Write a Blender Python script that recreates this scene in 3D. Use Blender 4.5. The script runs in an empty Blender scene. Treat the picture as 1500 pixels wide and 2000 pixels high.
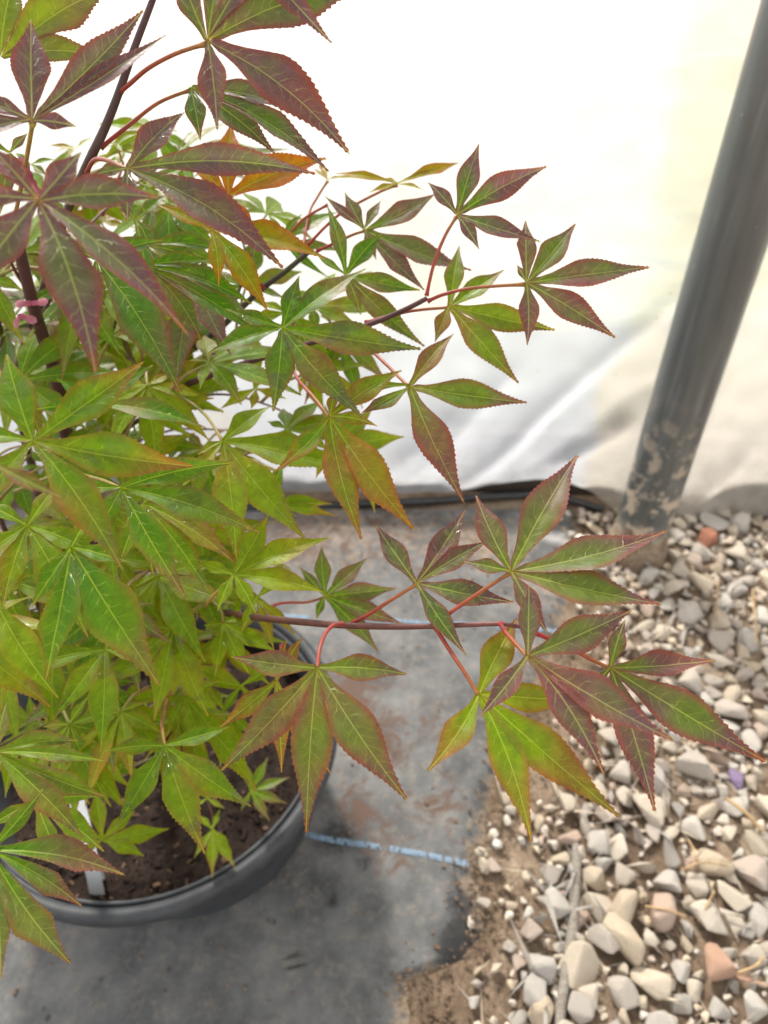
import bpy, bmesh, math, random
from mathutils import Vector, noise, Matrix
import numpy as np

SC = bpy.context.scene
COL = SC.collection
R = math.radians
rnd = random.Random(11)

# ------------------------------------------------------------------ camera, sky, sun, exposure
CAM_H, PITCH, FPX = 0.80, R(40), 1386.0          # metres, downward tilt, focal length in photo pixels
cam = bpy.data.cameras.new('camera')
cam.sensor_fit = 'VERTICAL'; cam.sensor_height = 36.0
cam.lens = 36.0 * FPX / 2000.0
cam.clip_start = 0.01; cam.clip_end = 3000
cam.dof.use_dof = True
cam.dof.focus_distance = 0.30
cam.dof.aperture_fstop = 10
cam_o = bpy.data.objects.new('camera', cam); COL.objects.link(cam_o)
cam_o.location = (0, 0, CAM_H); cam_o.rotation_euler = (R(90) - PITCH, 0, 0)
SC.camera = cam_o

SUN_EL, SUN_AZ = R(43), R(-22)                   # azimuth from +Y towards +X
SUN_DIR = Vector((math.sin(SUN_AZ) * math.cos(SUN_EL), math.cos(SUN_AZ) * math.cos(SUN_EL), math.sin(SUN_EL)))
world = bpy.data.worlds.new('World'); SC.world = world; world.use_nodes = True
wn = world.node_tree; wn.nodes.clear()
sky = wn.nodes.new('ShaderNodeTexSky'); sky.sky_type = 'NISHITA'; sky.sun_disc = False
sky.sun_elevation = SUN_EL; sky.sun_rotation = SUN_AZ
sky.air_density = 1.0; sky.dust_density = 1.5; sky.ozone_density = 1.0
hs = wn.nodes.new('ShaderNodeHueSaturation'); hs.inputs['Saturation'].default_value = 0.08   # thin even high haze
bg = wn.nodes.new('ShaderNodeBackground'); bg.inputs['Strength'].default_value = 0.12
wo = wn.nodes.new('ShaderNodeOutputWorld')
wn.links.new(sky.outputs[0], hs.inputs['Color']); wn.links.new(hs.outputs[0], bg.inputs['Color'])
wn.links.new(bg.outputs[0], wo.inputs['Surface'])
sun = bpy.data.lights.new('sun', 'SUN'); sun.energy = 5.0; sun.angle = R(7); sun.color = (1.0, 0.96, 0.90)
sun_o = bpy.data.objects.new('sun', sun); COL.objects.link(sun_o)
sun_o.rotation_euler = SUN_DIR.to_track_quat('Z', 'Y').to_euler()
vs = SC.view_settings
vs.view_transform = 'Standard'; vs.look = 'None'; vs.gamma = 1.0; vs.use_curve_mapping = False
vs.exposure = 1.85
SC.cycles.transparent_max_bounces = 24
SC.cycles.max_bounces = 6; SC.cycles.transmission_bounces = 5; SC.cycles.diffuse_bounces = 3; SC.cycles.glossy_bounces = 2
SC.cycles.use_adaptive_sampling = True; SC.cycles.adaptive_threshold = .02
SC.cycles.sample_clamp_indirect = 6

# ------------------------------------------------------------------ helpers
CAM = Vector((0, 0, CAM_H))
CP, SP = math.cos(PITCH), math.sin(PITCH)

def ray(u, v):
    x = (u - 750) / FPX; y = -(v - 1000) / FPX
    return Vector((x, y * SP + CP, y * CP - SP))

def pt(u, v, d):
    return CAM + ray(u, v) * d

def onz(u, v, z=0.0):
    r = ray(u, v)
    return CAM + r * ((z - CAM_H) / r.z)

def sm(a, b, x):
    t = min(1, max(0, (x - a) / (b - a))) if a != b else float(x > a)
    return t * t * (3 - 2 * t)

def mix3(a, b, t):
    return tuple(a[i] + (b[i] - a[i]) * t for i in range(3))

def interp(x, xs, ys):
    return float(np.interp(x, xs, ys))

def link(name, mesh, mat=None, parent=None):
    o = bpy.data.objects.new(name, mesh); COL.objects.link(o)
    if mat is not None and not mesh.materials: mesh.materials.append(mat)
    if parent is not None: o.parent = parent
    return o

def mesh_from(name, verts, faces, smooth=True):
    me = bpy.data.meshes.new(name); me.from_pydata([tuple(v) for v in verts], [], faces); me.update()
    if smooth: me.polygons.foreach_set('use_smooth', [True] * len(me.polygons))
    return me

def tag(o, label=None, cat=None, group=None, kind=None):
    if label: o['label'] = label
    if cat: o['category'] = cat
    if group: o['group'] = group
    if kind: o['kind'] = kind
    return o

def empty(name, loc):
    o = bpy.data.objects.new(name, None); COL.objects.link(o); o.location = loc; o.empty_display_size = .02
    return o

def catmull(pts, n=6):
    P = [pts[0]] + list(pts) + [pts[-1]]
    out = []
    for i in range(1, len(P) - 2):
        for k in range(n):
            t = k / n
            a, b, c, d = P[i-1], P[i], P[i+1], P[i+2]
            out.append(0.5 * ((2*b) + (c-a)*t + (2*a-5*b+4*c-d)*t*t + (3*b-a-3*c+d)*t**3))
    out.append(P[-2]); return out

def tube(pts, radii, seg=8, cap=True):
    n = len(pts); V = []; F = []
    up = Vector((0.13, 0.21, 0.97))
    for i, p in enumerate(pts):
        t = (pts[min(i+1, n-1)] - pts[max(i-1, 0)])
        t = t.normalized() if t.length > 1e-9 else Vector((0, 0, 1))
        a = t.cross(up)
        if a.length < 1e-3: a = t.cross(Vector((1, 0, 0)))
        a.normalize(); b = t.cross(a)
        for k in range(seg):
            an = 2 * math.pi * k / seg
            V.append(p + (a * math.cos(an) + b * math.sin(an)) * radii[i])
    for i in range(n - 1):
        for k in range(seg):
            F.append((i*seg+k, i*seg+(k+1) % seg, (i+1)*seg+(k+1) % seg, (i+1)*seg+k))
    if cap:
        F.append(tuple(range(seg))[::-1]); F.append(tuple((n-1)*seg+k for k in range(seg)))
    return V, F

def lathe(profile, seg=64):
    V = []; F = []
    for (r, z) in profile:
        for k in range(seg):
            a = 2 * math.pi * k / seg
            V.append((r * math.cos(a), r * math.sin(a), z))
    for i in range(len(profile) - 1):
        for k in range(seg):
            F.append((i*seg+k, i*seg+(k+1) % seg, (i+1)*seg+(k+1) % seg, (i+1)*seg+k))
    return V, F

def set_color(me, cols, name='Col'):
    a = me.color_attributes.new(name, 'FLOAT_COLOR', 'POINT')
    arr = np.ones((len(me.vertices), 4), dtype=np.float32)
    arr[:, :3] = np.array(cols, dtype=np.float32)
    a.data.foreach_set('color', arr.ravel())

def set_float(me, vals, name):
    a = me.attributes.new(name, 'FLOAT', 'POINT'); a.data.foreach_set('value', np.array(vals, dtype=np.float32))

# node sugar
class NT:
    def __init__(s, name):
        s.m = bpy.data.materials.new(name); s.m.use_nodes = True; s.t = s.m.node_tree; s.t.nodes.clear()
        s.out = s.n('ShaderNodeOutputMaterial')
    def n(s, typ, **kw):
        nd = s.t.nodes.new(typ)
        for k, v in kw.items():
            if hasattr(nd, k): setattr(nd, k, v)
        return nd
    def l(s, a, b): s.t.links.new(a, b)
    def put(s, sock, v):
        if hasattr(v, 'is_output'): s.l(v, sock)
        elif v is not None:
            if hasattr(sock.default_value, '__len__') and not hasattr(v, '__len__'): v = (v, v, v, 1)
            if hasattr(v, '__len__') and len(v) == 3 and len(sock.default_value) == 4: v = (*v, 1)
            sock.default_value = v
    def math(s, op, a, b=None, c=None, clamp=False):
        nd = s.n('ShaderNodeMath', operation=op); nd.use_clamp = clamp
        for i, v in enumerate((a, b, c)):
            if v is not None: s.put(nd.inputs[i], v)
        return nd.outputs[0]
    def mix(s, f, a, b, blend='MIX'):
        nd = s.n('ShaderNodeMix', data_type='RGBA', blend_type=blend)
        s.put(nd.inputs[0], f); s.put(nd.inputs[6], a); s.put(nd.inputs[7], b)
        return nd.outputs[2]
    def noise(s, vec, scale, detail=4, rough=.55, dist=0):
        nd = s.n('ShaderNodeTexNoise')
        if vec is not None: s.l(vec, nd.inputs['Vector'])
        nd.inputs['Scale'].default_value = scale; nd.inputs['Detail'].default_value = detail
        nd.inputs['Roughness'].default_value = rough; nd.inputs['Distortion'].default_value = dist
        return nd.outputs['Fac']
    def vor(s, vec, scale, feature='F1'):
        nd = s.n('ShaderNodeTexVoronoi', feature=feature)
        s.l(vec, nd.inputs['Vector']); nd.inputs['Scale'].default_value = scale
        return nd
    def ramp(s, f, stops):
        nd = s.n('ShaderNodeValToRGB'); e = nd.color_ramp.elements
        while len(e) < len(stops): e.new(.5)
        for i, (p, c) in enumerate(stops):
            e[i].position = p
            e[i].color = (*c, 1) if hasattr(c, '__len__') else (c, c, c, 1)
        s.l(f, nd.inputs[0]); return nd.outputs[0]
    def rng(s, f, a, b, c=0.0, d=1.0):
        nd = s.n('ShaderNodeMapRange'); nd.interpolation_type = 'SMOOTHSTEP'
        s.l(f, nd.inputs[0])
        for i, v in enumerate((a, b, c, d)): s.put(nd.inputs[i+1], v)
        return nd.outputs[0]
    def attr(s, name):
        nd = s.n('ShaderNodeAttribute'); nd.attribute_name = name; return nd
    def coord(s, which='Object'):
        return s.n('ShaderNodeTexCoord').outputs[which]
    def bump(s, h, strength=.3, dist=.001, normal=None):
        nd = s.n('ShaderNodeBump'); nd.inputs['Strength'].default_value = strength; nd.inputs['Distance'].default_value = dist
        s.l(h, nd.inputs['Height'])
        if normal is not None: s.l(normal, nd.inputs['Normal'])
        return nd.outputs[0]
    def bsdf(s, color, rough=.6, normal=None, spec=.5, **kw):
        nd = s.n('ShaderNodeBsdfPrincipled')
        s.put(nd.inputs['Base Color'], color); s.put(nd.inputs['Roughness'], rough)
        s.put(nd.inputs['Specular IOR Level'], spec)
        if normal is not None: s.l(normal, nd.inputs['Normal'])
        for k, v in kw.items(): s.put(nd.inputs[k], v)
        return nd.outputs[0]
    def add(s, f, a, b):
        nd = s.n('ShaderNodeMixShader'); s.put(nd.inputs[0], f); s.l(a, nd.inputs[1]); s.l(b, nd.inputs[2]); return nd.outputs[0]
    def done(s, sh):
        s.l(sh, s.out.inputs['Surface']); return s.m

# ------------------------------------------------------------------ materials
def m_soil():
    k = NT('soil'); c = k.n('ShaderNodeNewGeometry').outputs['Position']
    n1 = k.noise(c, 9, 6, .65); n2 = k.noise(c, 160, 5, .7)
    col = k.ramp(n1, [(.3, (.10, .063, .04)), (.5, (.27, .19, .125)), (.68, (.48, .37, .26))])
    col = k.mix(k.rng(n2, .35, .7), k.mix(.45, col, (.05, .033, .022)), col)
    v = k.vor(c, 420); spk = k.rng(v.outputs['Distance'], .18, .05)
    col = k.mix(k.math('MULTIPLY', spk, .5), col, (.5, .42, .33))
    nb = k.bump(n2, .8, .006)
    return k.done(k.bsdf(col, .9, nb, .25))

def m_fabric():
    k = NT('woven_ground_cover'); c = k.n('ShaderNodeNewGeometry').outputs['Position']
    a = k.attr('dirt_sun').outputs['Fac']; wet = k.attr('dark_spot').outputs['Fac']; br = k.attr('rust').outputs['Fac']  # masks: soil with painted sun dapples, dark spots, brown stains
    n1 = k.noise(c, 14, 6, .65); n2 = k.noise(c, 90, 5, .7); n3 = k.noise(c, 380, 3, .6)
    sx = k.n('ShaderNodeSeparateXYZ'); k.l(c, sx.inputs[0])
    w1 = k.math('SINE', k.math('MULTIPLY', sx.outputs[0], 2400)); w2 = k.math('SINE', k.math('MULTIPLY', sx.outputs[1], 2400))
    weave = k.math('MULTIPLY', w1, w2)
    col = k.ramp(n1, [(.28, (.045, .045, .044)), (.5, (.115, .115, .112)), (.74, (.21, .203, .19))])
    col = k.mix(k.math('MULTIPLY', k.rng(n2, .45, .75), .5), col, (.27, .225, .175))
    dm = k.rng(k.math('ADD', a, k.math('MULTIPLY', k.math('SUBTRACT', n2, .5), 1.1)), .35, .75)
    soil = k.mix(n3, (.17, .115, .075), (.38, .29, .20))
    col = k.mix(dm, col, soil)
    col = k.mix(k.rng(k.math('ADD', br, k.math('MULTIPLY', k.math('SUBTRACT', k.noise(c, 34, 6, .75, 1.5), .5), 2.4)), .25, .8), col, (.105, .062, .042))
    wm = k.rng(k.math('ADD', wet, k.math('MULTIPLY', k.math('SUBTRACT', n2, .5), .9)), .22, .6)  # dark, smoother spots
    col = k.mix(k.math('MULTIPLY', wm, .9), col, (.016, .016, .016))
    v = k.vor(c, 38); sp = k.math('MULTIPLY', k.rng(v.outputs['Distance'], .16, .06), k.rng(k.noise(c, 21, 1), .52, .6))
    col = k.mix(k.math('MULTIPLY', sp, .7), col, (.035, .033, .03))
    nb = k.bump(n2, .45, .003, k.bump(weave, .25, .0006))
    return k.done(k.bsdf(col, k.math('SUBTRACT', .72, k.math('MULTIPLY', wm, .3)), nb, .35))

def m_film():
    k = NT('white_poly_film'); c = k.n('ShaderNodeNewGeometry').outputs['Position']
    n1 = k.noise(c, 3.2, 4, .6); n2 = k.noise(c, 40, 4, .6)
    sx = k.n('ShaderNodeSeparateXYZ'); k.l(c, sx.inputs[0])
    cream = k.rng(k.math('ADD', n1, k.math('MULTIPLY', k.rng(sx.outputs[0], .30, .38), .22)), .56, .74)  # cream tint in broad blotches, stronger to the right
    col = k.mix(k.math('MULTIPLY', cream, .8), (.86, .88, .93), (.90, .82, .69))
    low = k.math('MULTIPLY', k.rng(sx.outputs[2], .20, .0), k.rng(n2, .3, .75))          # splashed mud near the ground
    col = k.mix(k.math('MULTIPLY', low, .55), col, (.46, .40, .31))
    v = k.vor(c, 30); sp = k.math('MULTIPLY', k.rng(v.outputs['Distance'], .07, .02), k.rng(k.noise(c, 17, 1), .55, .6))
    col = k.mix(k.math('MULTIPLY', sp, .6), col, (.35, .3, .24))
    nb = k.bump(k.noise(c, 22, 3, .5, .6), .25, .004)
    p = k.bsdf(k.mix(1, col, (.5, .5, .5), 'MULTIPLY'), .32, nb, .5)
    t = k.n('ShaderNodeBsdfTranslucent'); k.l(col, t.inputs[0]); k.l(nb, t.inputs['Normal'])
    x = k.n('ShaderNodeBsdfTransparent'); x.inputs[0].default_value = (.95, .95, .95, 1)
    return k.done(k.add(.30, k.add(.20, p, t.outputs[0]), x.outputs[0]))

def m_pipe():
    k = NT('galvanised_pipe'); c = k.coord(); sx = k.n('ShaderNodeSeparateXYZ'); k.l(c, sx.inputs[0])
    mp = k.n('ShaderNodeMapping'); mp.inputs['Scale'].default_value = (1, 1, .08); k.l(c, mp.inputs[0])
    n1 = k.noise(mp.outputs[0], 60, 4, .6); n2 = k.noise(c, 26, 5, .65); n3 = k.noise(c, 200, 3, .6)
    col = k.ramp(n1, [(.3, (.075, .08, .078)), (.6, (.12, .126, .122)), (.8, (.2, .205, .198))])
    mud = k.math('MULTIPLY', k.rng(sx.outputs[2], .34, .10), k.rng(n2, .52, .58))
    mud = k.math('MAXIMUM', mud, k.rng(k.math('ADD', sx.outputs[2], k.math('MULTIPLY', n2, -.10)), .05, -.02))
    col = k.mix(mud, col, k.mix(n3, (.30, .235, .165), (.5, .41, .31)))
    v = k.vor(c, 70); sp = k.math('MULTIPLY', k.rng(v.outputs['Distance'], .12, .04), k.rng(k.noise(c, 24, 1), .5, .6))
    col = k.mix(k.math('MULTIPLY', sp, .5), col, (.42, .40, .36))
    r = k.math('ADD', .33, k.math('MULTIPLY', mud, .5))
    return k.done(k.bsdf(col, r, k.bump(k.math('ADD', n3, k.math('MULTIPLY', mud, 2)), .25, .001), .6, Metallic=k.math('MULTIPLY', k.math('SUBTRACT', 1, mud), .35)))

STONE_STOPS = [(0.0, (.62, .50, .35)), (.12, (.70, .61, .48)), (.26, (.54, .48, .41)), (.38, (.78, .69, .55)),
               (.50, (.62, .50, .35)), (.60, (.47, .44, .40)), (.70, (.62, .58, .51)), (.80, (.55, .40, .31)), (.90, (.52, .48, .42)), (1.0, (.70, .66, .58))]
def m_stone(name='stone', tint=None):
    k = NT(name); c = k.coord()
    oi = k.n('ShaderNodeObjectInfo').outputs['Random']
    r = k.math('FRACT', k.math('ADD', oi, k.attr('rnd').outputs['Fac']))
    off = k.n('ShaderNodeVectorMath', operation='ADD'); k.l(c, off.inputs[0])
    cb = k.n('ShaderNodeCombineXYZ'); k.l(k.math('MULTIPLY', r, 37), cb.inputs[0]); k.l(cb.outputs[0], off.inputs[1])
    n1 = k.noise(off.outputs[0], 70, 5, .65, .4); n2 = k.noise(off.outputs[0], 330, 3, .6)
    col = k.ramp(r, STONE_STOPS) if tint is None else k.mix(0, tint, tint)
    col = k.mix(k.rng(n1, .35, .7), k.mix(.42, col, (.24, .165, .105)), col)
    col = k.mix(k.math('MULTIPLY', k.rng(n2, .55, .75), .35), col, (.75, .72, .66))
    return k.done(k.bsdf(col, .75, k.bump(n1, .6, .004, k.bump(n2, .35, .001)), .35))

def m_simple(name, c1, c2, scale, rough=.6, bs=.3, spec=.4, stretch=None, **kw):
    k = NT(name); c = k.coord()
    if stretch:
        mp = k.n('ShaderNodeMapping'); mp.inputs['Scale'].default_value = stretch; k.l(c, mp.inputs[0]); c = mp.outputs[0]
    n1 = k.noise(c, scale, 5, .65)
    col = k.ramp(n1, [(.3, c1), (.7, c2)])
    return k.done(k.bsdf(col, rough, k.bump(n1, bs, .0015), spec, **kw))

def m_leaf():
    k = NT('maple_leaf'); col = k.attr('Col').outputs['Color']; wet = k.attr('wet').outputs['Fac']
    vn = k.attr('veincol').outputs['Color']
    uv = k.n('ShaderNodeUVMap'); uv.uv_map = 'UVMap'
    sx = k.n('ShaderNodeSeparateXYZ'); k.l(uv.outputs[0], sx.inputs[0])
    c = k.coord()
    n1 = k.noise(c, 260, 4, .6); n2 = k.noise(c, 75, 4, .6); n3 = k.noise(c, 900, 2, .6)
    ax = k.math('ABSOLUTE', sx.outputs[0])
    # uv in centimetres: x across the lobe, y along it
    mid = k.rng(ax, k.math('SUBTRACT', .046, k.math('MULTIPLY', sx.outputs[1], .0046)), .012)
    wob = k.math('MULTIPLY', k.math('SUBTRACT', n2, .5), 1.5)
    ph = k.math('ADD', k.math('SUBTRACT', sx.outputs[1], k.math('MULTIPLY', ax, 1.05)), wob)
    fr = k.math('FRACT', k.math('DIVIDE', ph, .52))
    dv = k.math('MULTIPLY', k.math('MINIMUM', fr, k.math('SUBTRACT', 1, fr)), .52)
    side = k.math('MULTIPLY', k.rng(dv, .026, .006), k.rng(ax, .62, .2))
    v2 = k.n('ShaderNodeTexVoronoi', feature='DISTANCE_TO_EDGE'); k.l(uv.outputs[0], v2.inputs['Vector']); v2.inputs['Scale'].default_value = 5.0
    net = k.math('MULTIPLY', k.rng(v2.outputs['Distance'], .05, .01), .13)
    vein = k.math('MAXIMUM', mid, k.math('MAXIMUM', k.math('MULTIPLY', side, .6), net))
    base = k.mix(k.rng(n1, .3, .7), k.mix(.28, col, (.02, .02, .008)), col)
    base = k.mix(k.math('MULTIPLY', k.rng(n3, .68, .78), .25), base, (.4, .36, .2))
    base = k.mix(k.math('MULTIPLY', vein, .85), base, vn)
    wm = k.math('MULTIPLY', wet, k.rng(k.noise(c, 55, 3, .55, .5), .53, .565))
    base = k.mix(k.math('MULTIPLY', wm, .5), base, k.mix(.6, base, (.03, .012, .004)))
    hgt = k.math('SUBTRACT', k.math('MULTIPLY', n2, .6), k.math('MULTIPLY', vein, .8))
    nb = k.bump(hgt, .35, .0006)
    rg = k.math('SUBTRACT', k.math('ADD', .31, k.math('MULTIPLY', n1, .2)), k.math('MULTIPLY', wm, .3))
    p = k.bsdf(base, rg, nb, k.math('ADD', .22, k.math('MULTIPLY', wm, .4)))
    tr = k.n('ShaderNodeBsdfTranslucent')
    g = k.n('ShaderNodeGamma'); k.l(base, g.inputs[0]); g.inputs[1].default_value = .8
    hsv = k.n('ShaderNodeHueSaturation'); k.l(g.outputs[0], hsv.inputs['Color'])
    hsv.inputs['Saturation'].default_value = 1.35; hsv.inputs['Value'].default_value = 1.25
    k.l(hsv.outputs[0], tr.inputs[0]); k.l(nb, tr.inputs['Normal'])
    return k.done(k.add(.42, p, tr.outputs[0]))

def m_attr(name, rough=.5, spec=.4, scale=300):
    k = NT(name); col = k.attr('Col').outputs['Color']; c = k.coord()
    n1 = k.noise(c, scale, 3, .6)
    return k.done(k.bsdf(k.mix(k.rng(n1, .35, .7), k.mix(.3, col, (.02, .012, .01)), col), rough, k.bump(n1, .2, .0004), spec))

M = dict(soil=m_soil(), fabric=m_fabric(), film=m_film(), pipe=m_pipe(), stone=m_stone(),
         stone_red=m_stone('red_stone', (.42, .15, .085)), stone_purple=m_stone('purple_stone', (.26, .19, .36)),
         stone_pink=m_stone('pink_stone', (.52, .31, .21)),
         leaf=m_leaf(), stem=m_attr('stem_bark'),
         pot=m_simple('black_pot_plastic', (.014, .015, .017), (.042, .045, .049), 40, .62, .12, .5),
         potsoil=m_simple('potting_mix', (.004, .0025, .002), (.034, .018, .011), 190, .9, 1.0, .25),
         chip=m_simple('bark_chip', (.05, .026, .014), (.17, .095, .05), 120, .85, .5),
         tagw=m_simple('white_tag_plastic', (.74, .75, .76), (.82, .82, .82), 30, .4, .05, .5),
         stick=m_simple('weathered_wood', (.12, .10, .08), (.36, .32, .27), 60, .85, .6, .3, (1, 12, 12)),
         straw=m_simple('dry_straw', (.30, .19, .09), (.52, .36, .19), 80, .8, .3),
         hose=m_simple('black_hose_rubber', (.012, .012, .013), (.03, .03, .03), 60, .45, .1, .5),
         board=m_simple('dark_wet_timber', (.018, .013, .010), (.055, .04, .03), 40, .85, .5, .3, (1, 8, 8)),
         blue=m_simple('blue_marker_thread', (.13, .16, .19), (.20, .31, .42), 220, .7, .5),
         grass=m_simple('added_bank_grass', (.05, .075, .02), (.16, .17, .06), 18, .9, 1.0, .2))

# ------------------------------------------------------------------ setting: ground, gravel bed, ground cover
def ground():
    xs = sorted(set([-800, -80, -12, -4] + list(np.linspace(-1.2, 1.4, 105)) + [4, 12, 80, 800]))
    ys = sorted(set([-800, -80, -12, -4] + list(np.linspace(-.3, 1.6, 77)) + [4, 12, 80, 800]))
    V = []; F = []
    for y in ys:
        for x in xs:
            near = 1.0 if (-1.25 < x < 1.45 and -.35 < y < 1.65) else 0
            z = near * (noise.fractal(Vector((x*14, y*14, .3)), 1, 2, 4) * .0022) - .003
            V.append((x, y, z))
    nx = len(xs)
    for j in range(len(ys)-1):
        for i in range(nx-1):
            F.append((j*nx+i, j*nx+i+1, (j+1)*nx+i+1, (j+1)*nx+i))
    o = link('ground', mesh_from('ground', V, F), M['soil']); tag(o, kind='structure'); return o
ground()

EDGE_PX = [(1150, 985), (1140, 1100), (1115, 1240), (1045, 1400), (990, 1540), (968, 1640), (945, 1720), (948, 1800), (935, 1885), (832, 1900), (818, 1960), (812, 2040), (800, 2200)]
EP = [onz(u, v) for u, v in EDGE_PX]
EY = [p.y for p in EP][::-1]; EX = [p.x for p in EP][::-1]
def fab_edge(y):
    return interp(y, EY, EX) + noise.noise(Vector((y*60, 3.1, 0))) * .008 + noise.noise(Vector((y*160, 3.1, 0))) * .004 + noise.noise(Vector((y*14, 1.1, 0))) * .012

DIRT_SUN = [(650, 1050, .16, .55), (800, 1045, .13, .5), (940, 1060, .12, .6), (1040, 1160, .09, .5), (1060, 1300, .07, .55), (850, 1500, .03, .5), (935, 1640, .035, .5),
        (1000, 1480, .05, .6), (870, 1950, .05, .6), (420, 1840, .05, .18), (880, 1690, .03, .3)]  # soil smears, plus small pale blobs that paint sunlit dapples
RUST = [(735, 1440, .05, .75), (700, 1580, .04, .7), (760, 1480, .035, .6), (690, 1360, .05, .85), (830, 1420, .05, .5), (860, 1570, .045, .55), (770, 1640, .05, .5), (780, 1330, .03, .4), (600, 1060, .12, .6), (760, 1050, .12, .5), (900, 1062, .09, .4)]
DARK_SPOTS = [(900, 1770, .022, .7), (905, 1850, .030, .95), (655, 1640, .03, .6), (712, 1690, .012, .6), (580, 1885, .012, .6), (650, 1765, .012, .6)]  # small dark, smoother spots on the ground cover
def blob(lst, x, y):
    s = 0
    for u, v, r, a in lst:
        p = onz(u, v); d2 = ((x-p.x)**2 + (y-p.y)**2) / (r*r); s = max(s, a * math.exp(-d2))
    return s

def fabric():
    NY, NX = 150, 120
    V = []; F = []; D = []; W = []; RU = []
    for j in range(NY):
        y = -.45 + 1.405 * j / (NY-1); xe = fab_edge(y)
        for i in range(NX):
            t = i / (NX-1); t = 1 - (1-t)**1.6
            x = -1.5 + (xe + 1.5) * t
            z = .0035 + .003 * (noise.noise(Vector((x*5+y*3, y*4, .5))) + .5) + .0025 * noise.noise(Vector((x*9, y*22+x*8, 2)))
            z = max(z, .003)
            e = xe - x
            z -= .011*sm(.045, 0, e)*(1 + .8*noise.noise(Vector((x*18, y*18, 6))))
            V.append((x, y, z))
            D.append(max(blob(DIRT_SUN, x, y), .75 * math.exp(-(e/.038)**2)))
            W.append(blob(DARK_SPOTS, x, y)); RU.append(blob(RUST, x, y))
    for j in range(NY-1):
        for i in range(NX-1):
            F.append((j*NX+i, j*NX+i+1, (j+1)*NX+i+1, (j+1)*NX+i))
    me = mesh_from('ground_cover', V, F); set_float(me, D, 'dirt_sun'); set_float(me, W, 'dark_spot'); set_float(me, RU, 'rust')
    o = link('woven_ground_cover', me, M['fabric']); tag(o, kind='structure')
    def zat(x, y):
        return .0035 + .003 * (noise.noise(Vector((x*5+y*3, y*4, .5))) + .5) + .0025 * noise.noise(Vector((x*9, y*22+x*8, 2)))
    for line in ([(330, 1555), (560, 1620), (640, 1643), (800, 1668), (915, 1692)], [(300, 1190), (650, 1213), (860, 1222), (1000, 1230), (1108, 1240)]):
        P = catmull([onz(u, v) for u, v in line], 60)
        SV = []; SF = []
        for i, p in enumerate(P):
            w = .0034 + .0020 * noise.noise(Vector((i*.7, 1, 2)))
            for s in (-1, 0, 1):
                y = p.y + s*w + .0008*noise.noise(Vector((i*.33, 4, 2))); SV.append((p.x, y, max(zat(p.x, y), .003) + .0008 + (.0005 if s == 0 else 0)))
        for i in range(len(P)-1):
            for k in range(2):
                if noise.noise(Vector((i*.45, k*7.7, 1.5))) > -.38 and noise.noise(Vector((i*.06, 3, 4.5))) > -.6: SF.append((i*3+k, (i+1)*3+k, (i+1)*3+k+1, i*3+k+1))
        link('marker_line', mesh_from('marker_line', SV, SF), M['blue'], o)
    return o
fabric()

# gravel -----------------------------------------------------------
GE_PX = [(1120, 985), (1190, 1080), (1235, 1180), (1250, 1300), (1180, 1480), (1110, 1580), (1075, 1680), (1060, 1800), (1040, 1900), (1020, 2000), (1000, 2200)]
GP = [onz(u, v) for u, v in GE_PX]
GY = [p.y for p in GP][::-1]; GX = [p.x for p in GP][::-1]
def gravel_bed():
    V = []; F = []; NY, NX = 40, 30
    for j in range(NY):
        y = -.25 + 1.17 * j / (NY-1); xe = interp(y, GY, GX) + .02
        for i in range(NX):
            x = xe + (1.3 - xe) * i / (NX-1)
            V.append((x, y, .002 + .0025 * noise.noise(Vector((x*20, y*20, 9))) * (i > 0) - .004 * (i == 0)))
    for j in range(NY-1):
        for i in range(NX-1): F.append((j*NX+i, j*NX+i+1, (j+1)*NX+i+1, (j+1)*NX+i))
    o = link('gravel_bed', mesh_from('gravel_bed', V, F), M['soil']); tag(o, kind='structure'); return o
GB = gravel_bed()

def stone_mesh(seed):
    r = random.Random(seed); bm = bmesh.new()
    ax = (1, r.uniform(.62, .92), r.uniform(.5, .75))
    for _ in range(r.choice((9, 10, 12))):
        v = Vector((r.gauss(0, 1), r.gauss(0, 1), r.gauss(0, 1))).normalized() * r.uniform(.92, 1.12)
        bm.verts.new((v.x*ax[0]*.5, v.y*ax[1]*.5, v.z*ax[2]*.5))
    bmesh.ops.convex_hull(bm, input=bm.verts)
    for g in list(bm.verts):
        if not g.link_faces: bm.verts.remove(g)
    bmesh.ops.bevel(bm, geom=bm.edges[:], offset=.065, segments=2, profile=.6, affect='EDGES')
    bmesh.ops.recalc_face_normals(bm, faces=bm.faces[:])
    me = bpy.data.meshes.new('stone'); bm.to_mesh(me); bm.free()
    me.materials.append(M['stone'])
    return me
STONES = [stone_mesh(s) for s in range(18)]

def px_of(p):
    q = Vector(p) - CAM; d = q.y*CP - q.z*SP
    return 750 + FPX*q.x/d, 1000 - FPX*(q.y*SP + q.z*CP)/d, d

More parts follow.
